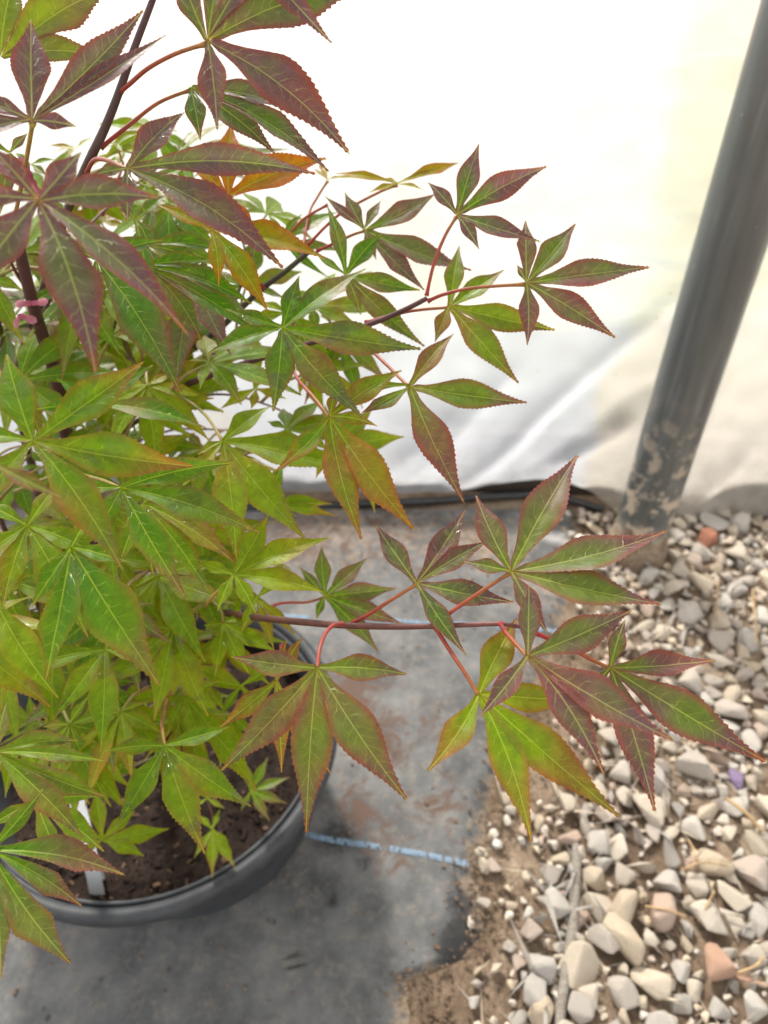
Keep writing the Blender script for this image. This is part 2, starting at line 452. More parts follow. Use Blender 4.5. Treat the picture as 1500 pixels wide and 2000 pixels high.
def gravel():
    r = random.Random(5); placed = []; cand = []
    special = [((1395, 1893), .050, 'stone_pink', 'salmon pink stone'), ((1375, 1062), .055, 'stone_red', 'brick red stone'),
               ((1440, 1528), .030, 'stone_purple', 'purple stone')]
    for (u, v), s, m, lab in special:
        p = onz(u, v); placed.append((p.x, p.y, s*.42, s, m, lab))
    # hand-set stones along the soil edge
    for u, v, s in [(1165, 1645, .042), (1110, 1640, .03), (1092, 1680, .026), (1207, 1662, .04), (1165, 1720, .036), (1085, 1775, .046), (1165, 1780, .042), (1050, 1900, .04),
                    (1045, 1950, .046), (1055, 1988, .042), (1130, 1890, .05), (1150, 1950, .036), (1130, 1975, .04), (1215, 1785, .055), (1215, 1845, .06), (1265, 1590, .05), (1175, 1850, .046)]:
        p = onz(u, v); placed.append((p.x, p.y, s*.42, s, None, None))
    grid = {}
    CS = .04
    def put(q): grid.setdefault((int(q[0]//CS), int(q[1]//CS)), []).append(q)
    def free(x, y, rr, k):
        gx, gy = int(x//CS), int(y//CS)
        for a in (-1, 0, 1):
            for b in (-1, 0, 1):
                for q in grid.get((gx+a, gy+b), ()):
                    if (q[0]-x)**2 + (q[1]-y)**2 < (q[2]+rr)**2*k: return False
        return True
    for q in placed: put(q)
    def grow(n, sizes, lo, k):
        for _ in range(n):
            y = r.uniform(-.12, .945); x = r.uniform(.08, .95); e = x - interp(y, GY, GX)
            if e < lo or (e < .05 and r.random() > sm(lo, .06, e)*.9 + .04): continue
            s = r.choice(sizes)*r.uniform(.88, 1.12); rr = s*.42
            if (x-.41)**2 + (y-.852)**2 < (.043+rr)**2: continue
            if free(x, y, rr, k):
                q = (x, y, rr, s, None, None); placed.append(q); put(q)
    grow(800, (.044, .050), -.02, .75)
    grow(9000, (.032, .036, .040), -.025, .66)
    grow(14000, (.022, .026, .030), -.03, .52)
    grow(14000, (.010, .013, .017, .020), -.09, .42)
    def key(q):
        u, v, d = px_of((q[0], q[1], 0))
        vis = -60 < u < 1560 and 900 < v < 2060
        return (0 if q[4] else (1 if vis else 2), -q[3]/d)
    placed.sort(key=key)
    n_ind = 300; stuffV = []; stuffF = []; stuffR = []
    for i, (x, y, rr, s, m, lab) in enumerate(placed):
        me = STONES[r.randrange(len(STONES))]
        rot = Matrix.Rotation(r.uniform(0, 6.28), 4, 'Z') @ Matrix.Rotation(r.uniform(-.5, .5), 4, 'X') @ Matrix.Rotation(r.uniform(-.5, .5), 4, 'Y')
        mw = Matrix.Translation((x, y, s*.19 + .001)) @ rot @ Matrix.Diagonal((s, s, s, 1))
        if i < n_ind and s > .011:
            o = bpy.data.objects.new('stone', me); COL.objects.link(o); o.parent = GB; o.matrix_local = mw
            if m:
                o.material_slots[0].link = 'OBJECT'; o.material_slots[0].material = M[m]; o['label'] = lab
        else:
            b = len(stuffV); co = [mw @ v.co for v in me.vertices]; stuffV += co
            stuffF += [tuple(b+k for k in f.vertices) for f in me.polygons]; stuffR += [r.random()]*len(co)
    me = mesh_from('fine_gravel', stuffV, stuffF); set_float(me, stuffR, 'rnd')
    o = link('fine_gravel', me, M['stone'], GB); o['kind'] = 'stuff'
gravel()

def soil_crumbs():
    r = random.Random(8); V = []; F = []
    base = STONES[3]
    co0 = [v.co.copy() for v in base.vertices]; f0 = [tuple(f.vertices) for f in base.polygons]
    # light shape: use an icosahedron instead of the full stone
    bm = bmesh.new(); bmesh.ops.create_icosphere(bm, subdivisions=1, radius=.5)
    co0 = [v.co.copy() for v in bm.verts]; f0 = [tuple(v.index for v in f.verts) for f in bm.faces]; bm.free()
    for ci in range(5600):
        y = r.uniform(.05, .95); a = fab_edge(y); b = interp(y, GY, GX)
        x = r.uniform(a - .02, b + .35) if r.random() < .7 else r.gauss(a, .02)
        if ci > 5300: x = r.uniform(-.5, a)
        s = r.uniform(.0015, .005) * (1.6 if r.random() < .08 else 1)
        z = (.006 if x < a else 0) + s*.1
        k = len(V); rot = Matrix.Rotation(r.uniform(0, 6.28), 3, 'Z') @ Matrix.Rotation(r.uniform(0, 3), 3, 'X')
        sq = Vector((1, r.uniform(.6, 1), r.uniform(.5, .9)))
        for c in co0:
            c2 = Vector((c.x*sq.x, c.y*sq.y, c.z*sq.z)) * (1 + .35*r.uniform(-1, 1)); V.append(rot @ c2 * s + Vector((x, y, z)))
        F += [tuple(k+i for i in f) for f in f0]
    o = link('soil_crumbs', mesh_from('soil_crumbs', V, F), M['soil'])
    tag(o, 'brown crumbs of loose soil along the gravel edge', 'soil', kind='stuff')
soil_crumbs()

def bank():  # added bank outside the sheet, shaped to shade the lower wall
    V = []; F = []; xs = np.linspace(-4, 4, 90); ys = np.concatenate([np.linspace(1.06, 1.5, 26), np.linspace(1.55, 3.2, 20)])
    for y in ys:
        for x in xs:
            t = (y-1.06)
            z = (.27 + .10*noise.noise(Vector((x*2.1, 8, 1))))*sm(0.0, .10, t) + .10*sm(.4, 2, t)
            z += (.05*noise.noise(Vector((x*3, y*3, 1))) + .02*noise.noise(Vector((x*14, y*14, 1)))) * sm(0, .3, t) - .01
            V.append((x, y, z))
    nx = len(xs)
    for j in range(len(ys)-1):
        for i in range(nx-1): F.append((j*nx+i, j*nx+i+1, (j+1)*nx+i+1, (j+1)*nx+i))
    tag(link('added_shade_bank', mesh_from('added_shade_bank', V, F), M['grass']), kind='structure')
bank()

# ------------------------------------------------------------------ plastic wall, hoop pipe, baseboard, hose
FILM_BX = [-2, -.5, -.3, -.1, .05, .15, .25, .30, .345, .39, .45, .7, 2]
FILM_BZ = [.0, .005, .012, .022, .034, .05, .078, .082, .055, .02, .0, -.002, -.002]
FOLDS = [  # ridges as photo pixel pairs that lie on the sheet: start, end, width (m), height (m)
    ((880, 960), (1300, 600), .016, .016), ((800, 930), (1010, 720), .022, .012), ((1010, 930), (1290, 740), .03, -.014), ((700, 960), (900, 800), .025, .01),
    ((1080, 900), (1230, 820), .02, .018), ((960, 950), (1200, 690), .02, -.010), ((1400, 900), (1420, 400), .03, .010), ((1330, 1010), (1470, 880), .03, .014), ((600, 940), (760, 700), .03, .012)]
WALL_Y0 = .957
def on_wall(u, v):
    r = ray(u, v); t = WALL_Y0 / (r.y + .045*r.x); return CAM + r*t
def film():
    xs = np.concatenate([np.linspace(-2, -.5, 16)[:-1], np.linspace(-.5, .85, 200), np.linspace(.85, 2, 14)[1:]])
    ts = np.concatenate([np.linspace(0, .36, 110), np.linspace(.36, 1, 40)[1:]])
    fl = [(on_wall(*a), on_wall(*b), w, h) for a, b, w, h in FOLDS]
    V = []; F = []
    for t in ts:
        for x in xs:
            zb = interp(x, FILM_BX, FILM_BZ); z = zb + (2.2-zb)*t
            y = WALL_Y0 - .045*x
            y -= .22*sm(1.0, 2.4, z)**1.2                         # hoop starts to bend inwards overhead
            y += .020*noise.noise(Vector((x*2.2, z*1.6, 4))) + .010*noise.noise(Vector((x*7+z*4, z*5-x*3, 7)))
            y += .0036*noise.noise(Vector((x*24+z*16, z*18-x*12, 3)))
            y += .035*math.exp(-z/.07)*(1-sm(.33, .43, x))        # tucked outwards at the foot left of the pipe
            y -= .018*math.exp(-((z-.12)/.09)**2)*(1-sm(.3, .42, x))
            for a, b, w, h in fl:
                ab = Vector((b.x-a.x, b.z-a.z)); L = ab.length; ab /= L
                q = Vector((x-a.x, z-a.z)); s = q.dot(ab)/L; d = abs(q.x*ab.y - q.y*ab.x)
                env = sm(-.25, .2, s)*(1-sm(.75, 1.2, s))
                y -= h*env*math.exp(-(d/w)**1.4)
            V.append((x, y, z))
    nx = len(xs)
    for j in range(len(ts)-1):
        for i in range(nx-1): F.append((j*nx+i, j*nx+i+1, (j+1)*nx+i+1, (j+1)*nx+i))
    o = link('plastic_sheet_wall', mesh_from('film', V, F), M['film'])
    tag(o, 'translucent white plastic sheet wall with diagonal folds behind the plant', 'wall')
film()

def pipe():
    base = Vector((.412, .852, 0)); root = empty('hoop_pipe', base)
    tag(root, 'thick grey metal hoop pipe with mud splashes at its foot', 'pipe')
    P = []; rad = []
    for i in range(60):
        z = -.03 + 2.0*i/59
        P.append(Vector((0, -.10*sm(1.1, 2.4, z), z))); rad.append(.0405)
    V, F = tube(P, rad, 40); link('pipe_tube', mesh_from('pipe_tube', V, F), M['pipe'], root)
    # mud crust at the foot
    r = random.Random(3); V = []; F = []; n = 48; prof = [(.0, .052), (.012, .050), (.03, .0455), (.05, .0425), (.062, .0405)]
    for j, (z, rr) in enumerate(prof):
        for k in range(n):
            a = 2*math.pi*k/n; w = 1 + (.05 if j else .12)*noise.noise(Vector((math.cos(a)*2.5, math.sin(a)*2.5, j*.4)))
            zz = z*(1 + .5*noise.noise(Vector((math.cos(a)*2, math.sin(a)*2, 5)))) - .002
            V.append((rr*w*math.cos(a), rr*w*math.sin(a), zz))
    for j in range(len(prof)-1):
        for k in range(n): F.append((j*n+k, j*n+(k+1) % n, (j+1)*n+(k+1) % n, (j+1)*n+k))
    link('mud_crust', mesh_from('mud_crust', V, F), M['soil'], root)
pipe()

def board():
    bm = bmesh.new(); bmesh.ops.create_cube(bm, size=1)
    for v in bm.verts: v.co = Vector((v.co.x*4.2, v.co.y*.03, v.co.z*.14 + .055))
    bmesh.ops.subdivide_edges(bm, edges=[e for e in bm.edges if abs(e.verts[0].co.x-e.verts[1].co.x) > 1], cuts=40)
    for v in bm.verts: v.co.z += .004*noise.noise(Vector((v.co.x*6, v.co.y*10, 2))); v.co.y += .003*noise.noise(Vector((v.co.x*4, 5, v.co.z*8)))
    me = bpy.data.meshes.new('baseboard'); bm.to_mesh(me); bm.free()
    o = link('baseboard', me, M['board']); o.location = (0, 1.035, 0); o.rotation_euler.z = math.atan(-.045)
    tag(o, 'dark wet timber board along the foot of the plastic wall', 'board')
board()

def hose():
    px = [(250, 985), (420, 990), (560, 992), (700, 984), (830, 978), (930, 972), (1010, 968), (1060, 966), (1110, 976), (1180, 996)]
    P = catmull([onz(u, v, .007) for u, v in px], 8)
    P = [p + Vector((0, .004*noise.noise(p*9), .004*abs(noise.noise(p*6)))) for p in P]
    V, F = tube(P, [.0062]*len(P), 12)
    tag(link('irrigation_hose', mesh_from('hose', V, F), M['hose']), 'black hose lying along the foot of the plastic wall', 'hose')
hose()

# ------------------------------------------------------------------ pot, soil, tags
PC = Vector((-.2336, .415, 0)); PH = .165; POT_K = 1.134; POT_SH = Vector((.017, .014))
def potshape(v):
    q = 1 - min(1, max(0, v[2]/PH))
    return (v[0]*POT_K + POT_SH.x*q, v[1]*POT_K + POT_SH.y*q, v[2])
def pot():
    root = empty('nursery_pot', PC); tag(root, 'round black plastic nursery pot holding the maple', 'plant pot')
    wall = [(.0, .004), (.118, .004), (.122, .010), (.1275, .03), (.1495, PH-.03), (.1500, PH-.004), (.1470, PH-.004), (.1455, PH-.03), (.124, .03), (.118, .016), (0, .014)]
    V, F = lathe(wall, 72); V = [potshape(v) for v in V]; link('pot_wall', mesh_from('pot_wall', V, F), M['pot'], root)
    rim = [(.1515, PH-.017), (.158, PH-.019), (.1625, PH-.016), (.1635, PH-.009), (.1630, PH-.003), (.1595, PH+.001), (.1545, PH), (.1515, PH-.004), (.1515, PH-.017)]
    V, F = lathe(rim, 96); V = [potshape(v) for v in V]; link('rim', mesh_from('rim', V, F), M['pot'], root)
pot()

SOIL_Z = PH - .048
def soil_h(x, y):
    d = math.hypot(x, y)
    return SOIL_Z + .012*noise.noise(Vector((x*11, y*11, 3))) + .007*noise.noise(Vector((x*34, y*34, 1))) + .004*noise.noise(Vector((x*90, y*90, 1))) + .012*sm(.11, 0, d)
def potting():
    V = []; F = []; N, K = 46, 110
    for i in range(N):
        rr = .163*i/(N-1)
        for k in range(K):
            a = 2*math.pi*k/K; x, y = rr*math.cos(a), rr*math.sin(a); V.append((x, y, soil_h(x, y)))
    for i in range(N-1):
        for k in range(K): F.append((i*K+k, i*K+(k+1) % K, (i+1)*K+(k+1) % K, (i+1)*K+k))
    o = link('potting_soil', mesh_from('potting_soil', V, F), M['potsoil']); o.location = PC
    tag(o, 'dark brown potting soil filling the black pot', 'soil', kind='stuff')
    r = random.Random(4); shapes = [[], []]
    for _ in range(1500):
        a = r.uniform(0, 6.28); d = .158*math.sqrt(r.random()); x, y = d*math.cos(a), d*math.sin(a)
        L = r.uniform(.002, .008)*(1.8 if r.random() < .06 else 1); w = L*r.uniform(.25, .7); t = L*r.uniform(.12, .3)
        m = Matrix.Translation((x, y, soil_h(x, y)+t*.25)) @ Matrix.Rotation(r.uniform(0, 6.28), 4, 'Z') @ Matrix.Rotation(r.uniform(-.5, .5), 4, 'X') @ Matrix.Rotation(r.uniform(-.4, .4), 4, 'Y')
        vs_ = [m @ Vector((sx*L*.5*r.uniform(.6, 1), sy*w*.5*r.uniform(.6, 1), sz*t*.5)) for sx in (-1, 1) for sy in (-1, 1) for sz in (-1, 1)]
        shapes[0 if r.random() < .82 else 1].append(vs_)
    fc = [(0, 1, 3, 2), (4, 6, 7, 5), (0, 4, 5, 1), (2, 3, 7, 6), (0, 2, 6, 4), (1, 5, 7, 3)]
    for nm, lst, mt in (('soil_lumps', shapes[0], 'potsoil'), ('bark_chips', shapes[1], 'chip')):
        V = []; F = []
        for vs_ in lst:
            b = len(V); V += vs_; F += [tuple(b+i for i in f) for f in fc]
        c = link(nm, mesh_from(nm, V, F, False), M[mt], o); c['kind'] = 'stuff'
potting()

def strip(pts, width, side, thick=.0006):
    V = []; F = []
    n = len(pts)
    for i, p in enumerate(pts):
        t = (pts[min(i+1, n-1)] - pts[max(i-1, 0)]).normalized(); nn = t.cross(side).normalized(); s = nn.cross(t).normalized()
        for a, b in ((-1, -1), (1, -1), (1, 1), (-1, 1)): V.append(p + s*(a*width/2) + nn*(b*thick/2))
    for i in range(n-1):
        for k in range(4): F.append((i*4+k, i*4+(k+1) % 4, (i+1)*4+(k+1) % 4, (i+1)*4+k))
    F.append((3, 2, 1, 0)); F.append(tuple((n-1)*4+k for k in range(4)))
    return V, F
def tags():
    a = onz(191, 1752, SOIL_Z-.002); b = pt(128, 1490, .58)
    P = catmull([a, a.lerp(b, .5)+Vector((0, .004, 0)), b], 8)
    V, F = strip(P, .013, Vector((1, .1, 0)))
    tag(link('plant_tag', mesh_from('plant_tag', V, F, False), M['tagw']), 'long white plastic plant tag stuck in the potting soil', 'plant tag')
    a = onz(199, 1722, SOIL_Z-.002); b = pt(172, 1660, .60)
    P = catmull([a, a.lerp(b, .5)+Vector((.003, 0, 0)), b], 6)
    V, F = strip(P, .006, Vector((1, .4, 0)))
    tag(link('plant_tag', mesh_from('plant_tag_small', V, F, False), M['tagw']), 'short narrow white tag beside the long tag', 'plant tag')
tags()

def stick():
    px = [(1122, 1628), (1126, 1680), (1122, 1760), (1118, 1820), (1105, 1900), (1092, 2000), (1085, 2060)]
    P = [onz(u, v, .007) for u, v in px]; P = catmull(P, 8)
    rad = [.0025 + .0032*sm(0, .15, i/len(P)) + .0006*noise.noise(Vector((i*.5, 0, 1))) for i in range(len(P))]
    V, F = tube(P, rad, 10)
    tag(link('stick', mesh_from('stick', V, F), M['stick']), 'weathered grey stick lying between soil and gravel', 'stick')
stick()
def straws():
    r = random.Random(9)
    L = [((1420, 1560), (1490, 1625), .0022), ((1330, 1700), (1420, 1690), .0012), ((1260, 1770), (1340, 1790), .0013), ((1345, 1640), (1350, 1700), .001), ((1395, 1740), (1365, 1800), .001),
         ((1470, 1150), (1480, 1260), .0015), ((1400, 1130), (1395, 1210), .0012), ((1440, 1900), (1490, 1870), .0013)]
    for (a, b, w) in L:
        A = onz(*a, .022); B = onz(*b, .020); m = A.lerp(B, .5)+Vector((r.uniform(-.004, .004), r.uniform(-.004, .004), .006))
        P = catmull([A, m, B], 6); V, F = tube(P, [w]*len(P), 6)
        tag(link('dry_straw', mesh_from('dry_straw', V, F), M['straw']), 'thick orange-tan straw on the gravel beside the purple stone' if w > .002 else 'thin dry straw lying across the gravel stones', 'straw', 'dry straws on the gravel')
straws()

# ------------------------------------------------------------------ maple
GREEN, YEL, PUR, ORG, RED = (.058, .180, .003), (.235, .310, .001), (.130, .066, .070), (.42, .085, .003), (.42, .055, .018)
PT = [0, .06, .12, .2, .3, .4, .48, .58, .68, .78, .86, .93, 1]
PW = [.25, .26, .29, .43, .69, .95, 1, .88, .62, .36, .20, .095, 0]

def lobe_geo(P0, T, n, bend, hw, idx, seed, arch, fold, lim=(9, 9), rows=56):
    """returns verts, faces, (s,t,x_cm,y_cm) per vertex for one serrated lobe from P0 to T"""
    ax = T - P0; L = ax.length; side = n.cross(ax).normalized()
    mid = P0.lerp(T, .5) + n*(arch*L) + side*(bend*L)
    V = []; A = []; F = []
    twist = .55*noise.noise(Vector((seed*5.1, idx*3.3, 2.2)))*1.6
    cr = (-1, -.62, -.28, 0, .28, .62, 1); nc = len(cr)
    for i in range(rows+1):
        t = i/rows
        def B(q): return P0*((1-q)**2) + mid*(2*q*(1-q)) + T*(q*q)
        c = B(t); tg = (B(min(1, t+.02)) - B(max(0, t-.02))).normalized()
        sd = n.cross(tg).normalized(); nn = tg.cross(sd).normalized()
        ta_ = twist*(.25+t); sd, nn = sd*math.cos(ta_) + nn*math.sin(ta_), nn*math.cos(ta_) - sd*math.sin(ta_)
        w = interp(t, PT, PW)*hw
        big = noise.noise(Vector((seed*3.7+idx*9, t*5, 0)))
        for j, s in enumerate(cr):
            ww = min(w, t*L*lim[0 if s < 0 else 1] + 1e-5); fw = 0
            if abs(s) == 1 and .12 < t < .985:
                tooth = (i % 2 == 0)
                ta = (.036 + .034*noise.noise(Vector((i*1.7, seed, s*3)))) * hw * (1.35 if i % 6 == 0 else 1) * (.35 + .65*sm(.1, .4, t))
                if tooth: ww = ww + ta; fw = .010*L
                else: ww = max(ww - ta*.35, 0)
            p = c + sd*(s*ww) + tg*fw
            lift = fold*abs(s)*w - .35*fold*(s*s)*w + .06*w*noise.noise(Vector((t*7, s*1.5+seed, idx)))
            wav = .05*hw*noise.noise(Vector((t*4.3+seed, idx*5, s)))
            p += nn*(lift + wav*abs(s)*1.5) + n*(.00022*idx)
            V.append(p); A.append((s, t, s*ww*100, t*L*100))
    for i in range(rows):
        for j in range(nc-1):
            a = i*nc+j
            F.append((a, a+1, a+nc+1, a+nc))
    return V, F, A

def leaf_mesh(P0, tips, n, tone, seed, wet=0, arch=.07, fold=.42):
    """tips: list of (Vector tip, bend, width factor)"""
    g, y, p, o = tone
    V = []; F = []; cols = []; vein = []; UVs = []
    Lm = max((t[0]-P0).length for t in tips)
    # half-angles to the neighbouring lobes, so that lobes meet along their bisector like a webbed palm
    e1 = (tips[0][0]-P0); e1 = (e1 - n*e1.dot(n)).normalized(); e2 = n.cross(e1)
    ang = [math.atan2((t[0]-P0).dot(e2), (t[0]-P0).dot(e1)) for t in tips]
    lims = []
    for k in range(len(tips)):
        up = min([(ang[j]-ang[k]) % (2*math.pi) for j in range(len(tips)) if j != k] or [3])
        dn = min([(ang[k]-ang[j]) % (2*math.pi) for j in range(len(tips)) if j != k] or [3])
        lims.append(tuple(math.tan(min(1.3, max(R(9), q*.5))) for q in (dn, up)))
    for k, (T, bend, wf) in enumerate(tips):
        L = (T-P0).length; hw = .126*wf*(L**.75)*(Lm**.25)
        v, f, a = lobe_geo(P0, T, n, bend, hw, k, seed, arch, fold, lims[k])
        b = len(V); V += v; F += [tuple(b+i for i in q) for q in f]
        lr = random.Random(seed*31+k); dp = lr.uniform(-.14, .14); sd_ = lr.choice((-1, 1))
        for vi, (s, t, x, yy) in enumerate(a):
            nz = 1.75*noise.noise(v[vi]*42 + Vector((seed, 0, 0))); nz2 = noise.noise(v[vi]*130)
            base = mix3(GREEN, YEL, min(1, max(0, y + .25*nz)))
            edge = sm(.35, 1, abs(s)); tipf = sm(.55, 1, t)
            pur = min(1, max(0, p*1.15 + dp*(.3+p) + .30*nz + .16*nz2 + (.55*edge*edge + .55*tipf - .34*sm(.45, 0, t)*(1.15-p)) * (.28+p) + .10*s*sd_*p - .12*(1-p)))
            org = min(1, max(0, o*1.1 + .3*nz + (.55*edge**2 + .5*tipf - .2) * (.18+o) - .12))
            c = mix3(base, PUR, pur); c = mix3(c, ORG, org*(1-.6*pur))
            c = mix3(c, RED, min(1, sm(.84, 1, t)*.55 + sm(.75, 1, abs(s))*.30) * (.35+.65*min(1, p+o+.25)))
            cols.append(c)
            vein.append(mix3(mix3((.30, .40, .03), (.30, .30, .12), pur), (.45, .22, .03), max(org*.5, sm(.16, 0, t)*.5*min(1, p+o))))
            UVs.append((x, yy))
    # small knot where the veins meet
    me = mesh_from('leaf', V, F)
    set_color(me, cols); set_color(me, vein, 'veincol'); set_float(me, [wet]*len(V), 'wet')
    uv = me.uv_layers.new(name='UVMap')
    li = np.empty(len(me.loops), dtype=np.int32); me.loops.foreach_get('vertex_index', li)
    uv.data.foreach_set('uv', np.array(UVs, dtype=np.float32)[li].ravel())
    return me

MAPLE = empty('japanese_maple', PC + Vector((0, 0, SOIL_Z)))
tag(MAPLE, 'young maple with green and purple palm-shaped leaves growing in the pot', 'maple tree')
MI = Matrix.Translation(-MAPLE.location)
NLEAF = 0
REPORT = []

STEM_C = [(.075, .028, .028), (.055, .05, .022), (.31, .020, .022), (.34, .20, .03), (.17, .045, .035)]
def stem_obj(name, P, r0, r1, c0, c1, parent=None, seg=8, n=6, knob=False, off=None):
    P = catmull(P, n); m = len(P)
    o_ = off if off is not None else MAPLE.location
    rad = [r0 + (r1-r0)*(i/(m-1))**.55 for i in range(m)]
    if knob:
        for i in range(m):
            t = i/(m-1); rad[i] *= 1 + .9*math.exp(-(t/.06)**2) + .5*math.exp(-((1-t)/.05)**2)
    V, F = tube([p - o_ for p in P], rad, seg)
    me = mesh_from(name, V, F); set_color(me, [mix3(c0, c1, ((i//seg)/(m-1))**(.38 if knob else 1)) for i in range(len(V))])
    return link(name, me, M['stem'], parent or MAPLE)

def add_leaf(uv, d, tone, tips, pet=None, n=None, L=.066, wet=0, pc=None, arch=.07, fold=.42, parent=None, wid=1.0, nt=None):
    """uv centre pixel; d depth or None (from usual leaf size); tips pixels (u,v[,bend[,width]]); pet = pixel path (u,v,depth) back to the stem"""
    global NLEAF
    u, v = uv
    if d is None:
        d = L*FPX/max(math.hypot(t[0]-u, t[1]-v) for t in tips)
    P0 = pt(u, v, d); rc = ray(u, v).normalized()
    if n is None: n = Vector((0, 0, .75)) - rc*.8 + Vector(nt or (0, 0, 0))
    else: n = Vector(n)
    n = n.normalized()
    if n.dot(-rc) < .38: n = (n - rc*.5).normalized()
    T = []; longest = 0
    for t in tips:
        r = ray(t[0], t[1]); k = (P0-CAM).dot(n)/r.dot(n)
        k = min(max(k, d*.72), d*1.38)
        q = CAM + r*k; longest = max(longest, (q-P0).length)
        T.append((q, t[2] if len(t) > 2 else 0.0, (t[3] if len(t) > 3 else 1.0)*wid))
    par = parent or MAPLE
    loc = P0 - par.location
    me = leaf_mesh(Vector((0, 0, 0)), [(q-P0, b, w) for q, b, w in T], n, tone, 1+NLEAF*1.37, wet, arch, fold)
    o = link('leaf', me, M['leaf'], par); o.location = loc
    REPORT.append((NLEAF, uv, round(d, 3), round(longest, 3)))
    NLEAF += 1
    if pet:
        P = [P0 - n*.0006] + [pt(*q) for q in pet]
        c0, c1 = pc or (STEM_C[3], STEM_C[2])
        stem_obj('petiole', P, .0007, .00095, c0, c1, parent=o, knob=True, off=P0)
    return o

G = (0, .25, .05, .02); Y = (0, .65, 0, .06); YO = (0, .7, 0, .28); GP_ = (0, .25, .35, .05); PU = (0, .2, .8, .05); PG = (0, .35, .55, .12); OR = (0, .75, .05, .95); OG = (0, .75, .05, .55)
DG = (0, .05, .22, 0)
RP = (STEM_C[3], STEM_C[2]); GPc = (STEM_C[3], (.20, .19, .04))
# --- stems and branches (photo pixel, depth)
DK, BR = STEM_C[0], STEM_C[4]
base = PC + Vector((0.005, 0, SOIL_Z-.01))
stem_obj('trunk', [base, base+Vector((-.006, -.01, .10)), pt(165, 990, .56), pt(130, 860, .50), pt(108, 735, .445), pt(78, 640, .41), pt(58, 570, .385), pt(36, 480, .36)], .0062, .0030, DK, DK, seg=12)
stem_obj('branch', [base+Vector((.004, .006, 0)), pt(150, 1180, .64), pt(60, 900, .55), pt(35, 740, .49), pt(68, 625, .44), pt(88, 555, .42), pt(125, 430, .36), pt(168, 328, .31), pt(205, 250, .30), pt(234, 176, .293), pt(262, 95, .288), pt(298, 0, .285), pt(330, -90, .28)], .0046, .0011, (.06, .045, .03), DK, seg=12)
stem_obj('branch', [base+Vector((.008, .01, 0)), pt(210, 1120, .62), pt(180, 960, .58), pt(236, 858, .54), pt(296, 800, .52), pt(344, 712, .52), pt(397, 667, .50), pt(442, 630, .48), pt(505, 570, .46), pt(560, 528, .45), pt(605, 490, .44)], .0042, .0016, (.05, .035, .025), (.05, .045, .022), seg=10)
stem_obj('branch', [pt(180, 960, .575), pt(240, 830, .53), pt(300, 780, .50), pt(349, 757, .475), pt(420, 730, .455), pt(483, 708, .44), pt(520, 697, .43), pt(600, 672, .41), pt(720, 634, .385), pt(790, 605, .372), pt(833, 583, .365)], .0032, .0013, DK, (.09, .03, .03), seg=10)
stem_obj('branch', [base+Vector((.01, .0, .03)), pt(270, 1215, .56), pt(340, 1200, .50), pt(420, 1196, .44), pt(500, 1206, .39), pt(580, 1214, .35), pt(665, 1221, .325), pt(760, 1224, .31), pt(845, 1223, .30), pt(920, 1220, .295), pt(980, 1219, .29), pt(1022, 1226, .288)], .0034, .0008, (.06, .03, .02), BR, seg=10)
stem_obj('branch', [base+Vector((-.01, -.01, .02)), pt(120, 1250, .55), pt(60, 1150, .47), pt(20, 1060, .40), pt(-20, 960, .35)], .003, .0012, (.06, .045, .02), DK)
stem_obj('branch', [base+Vector((-.006, -.012, .02)), pt(170, 1330, .52), pt(120, 1400, .44), pt(40, 1440, .38), pt(-30, 1470, .34)], .0026, .0012, (.06, .05, .02), (.12, .11, .04))
stem_obj('branch', [pt(40, 820, .50), pt(8, 690, .46), pt(-6, 610, .43), pt(-30, 450, .38), pt(-20, 330, .30)], .0026, .0014, (.06, .045, .02), (.16, .10, .04))
stem_obj('branch', [base+Vector((.0, .012, .05)), pt(300, 1000, .64), pt(265, 878, .60), pt(328, 842, .58), pt(385, 838, .57), pt(445, 840, .565)], .0018, .0008, DK, (.18, .08, .05))
stem_obj('cut_stub', [pt(118, 775, .47), pt(117, 730, .458), pt(114, 685, .447), pt(108, 632, .435)], .0042, .0040, (.20, .12, .04), (.36, .26, .14), seg=12)
stem_obj('branch', [base+Vector((.012, -.004, .01)), pt(300, 1480, .62), pt(240, 1500, .63), pt(150, 1490, .60)], .0018, .001, (.16, .13, .05), (.16, .13, .05))

for path in ([(70, 640, .415), (120, 540, .42), (150, 470, .43), (215, 400, .45), (290, 340, .47)], [(236, 858, .54), (250, 740, .53), (285, 620, .52), (330, 520, .50), (380, 440, .49)],
             [(130, 860, .50), (175, 760, .50), (190, 640, .49), (205, 560, .48)], [(300, 800, .52), (420, 770, .52), (520, 790, .51), (600, 830, .50)], [(58, 570, .385), (25, 520, .37), (0, 440, .35)],
             [(442, 630, .48), (470, 560, .47), (480, 500, .46), (460, 430, .45)], [(344, 712, .52), (420, 690, .51), (470, 660, .50)]):
    stem_obj('twig', [pt(*q) for q in path], .0014, .0006, (.06, .03, .025), (.16, .05, .03), seg=6)
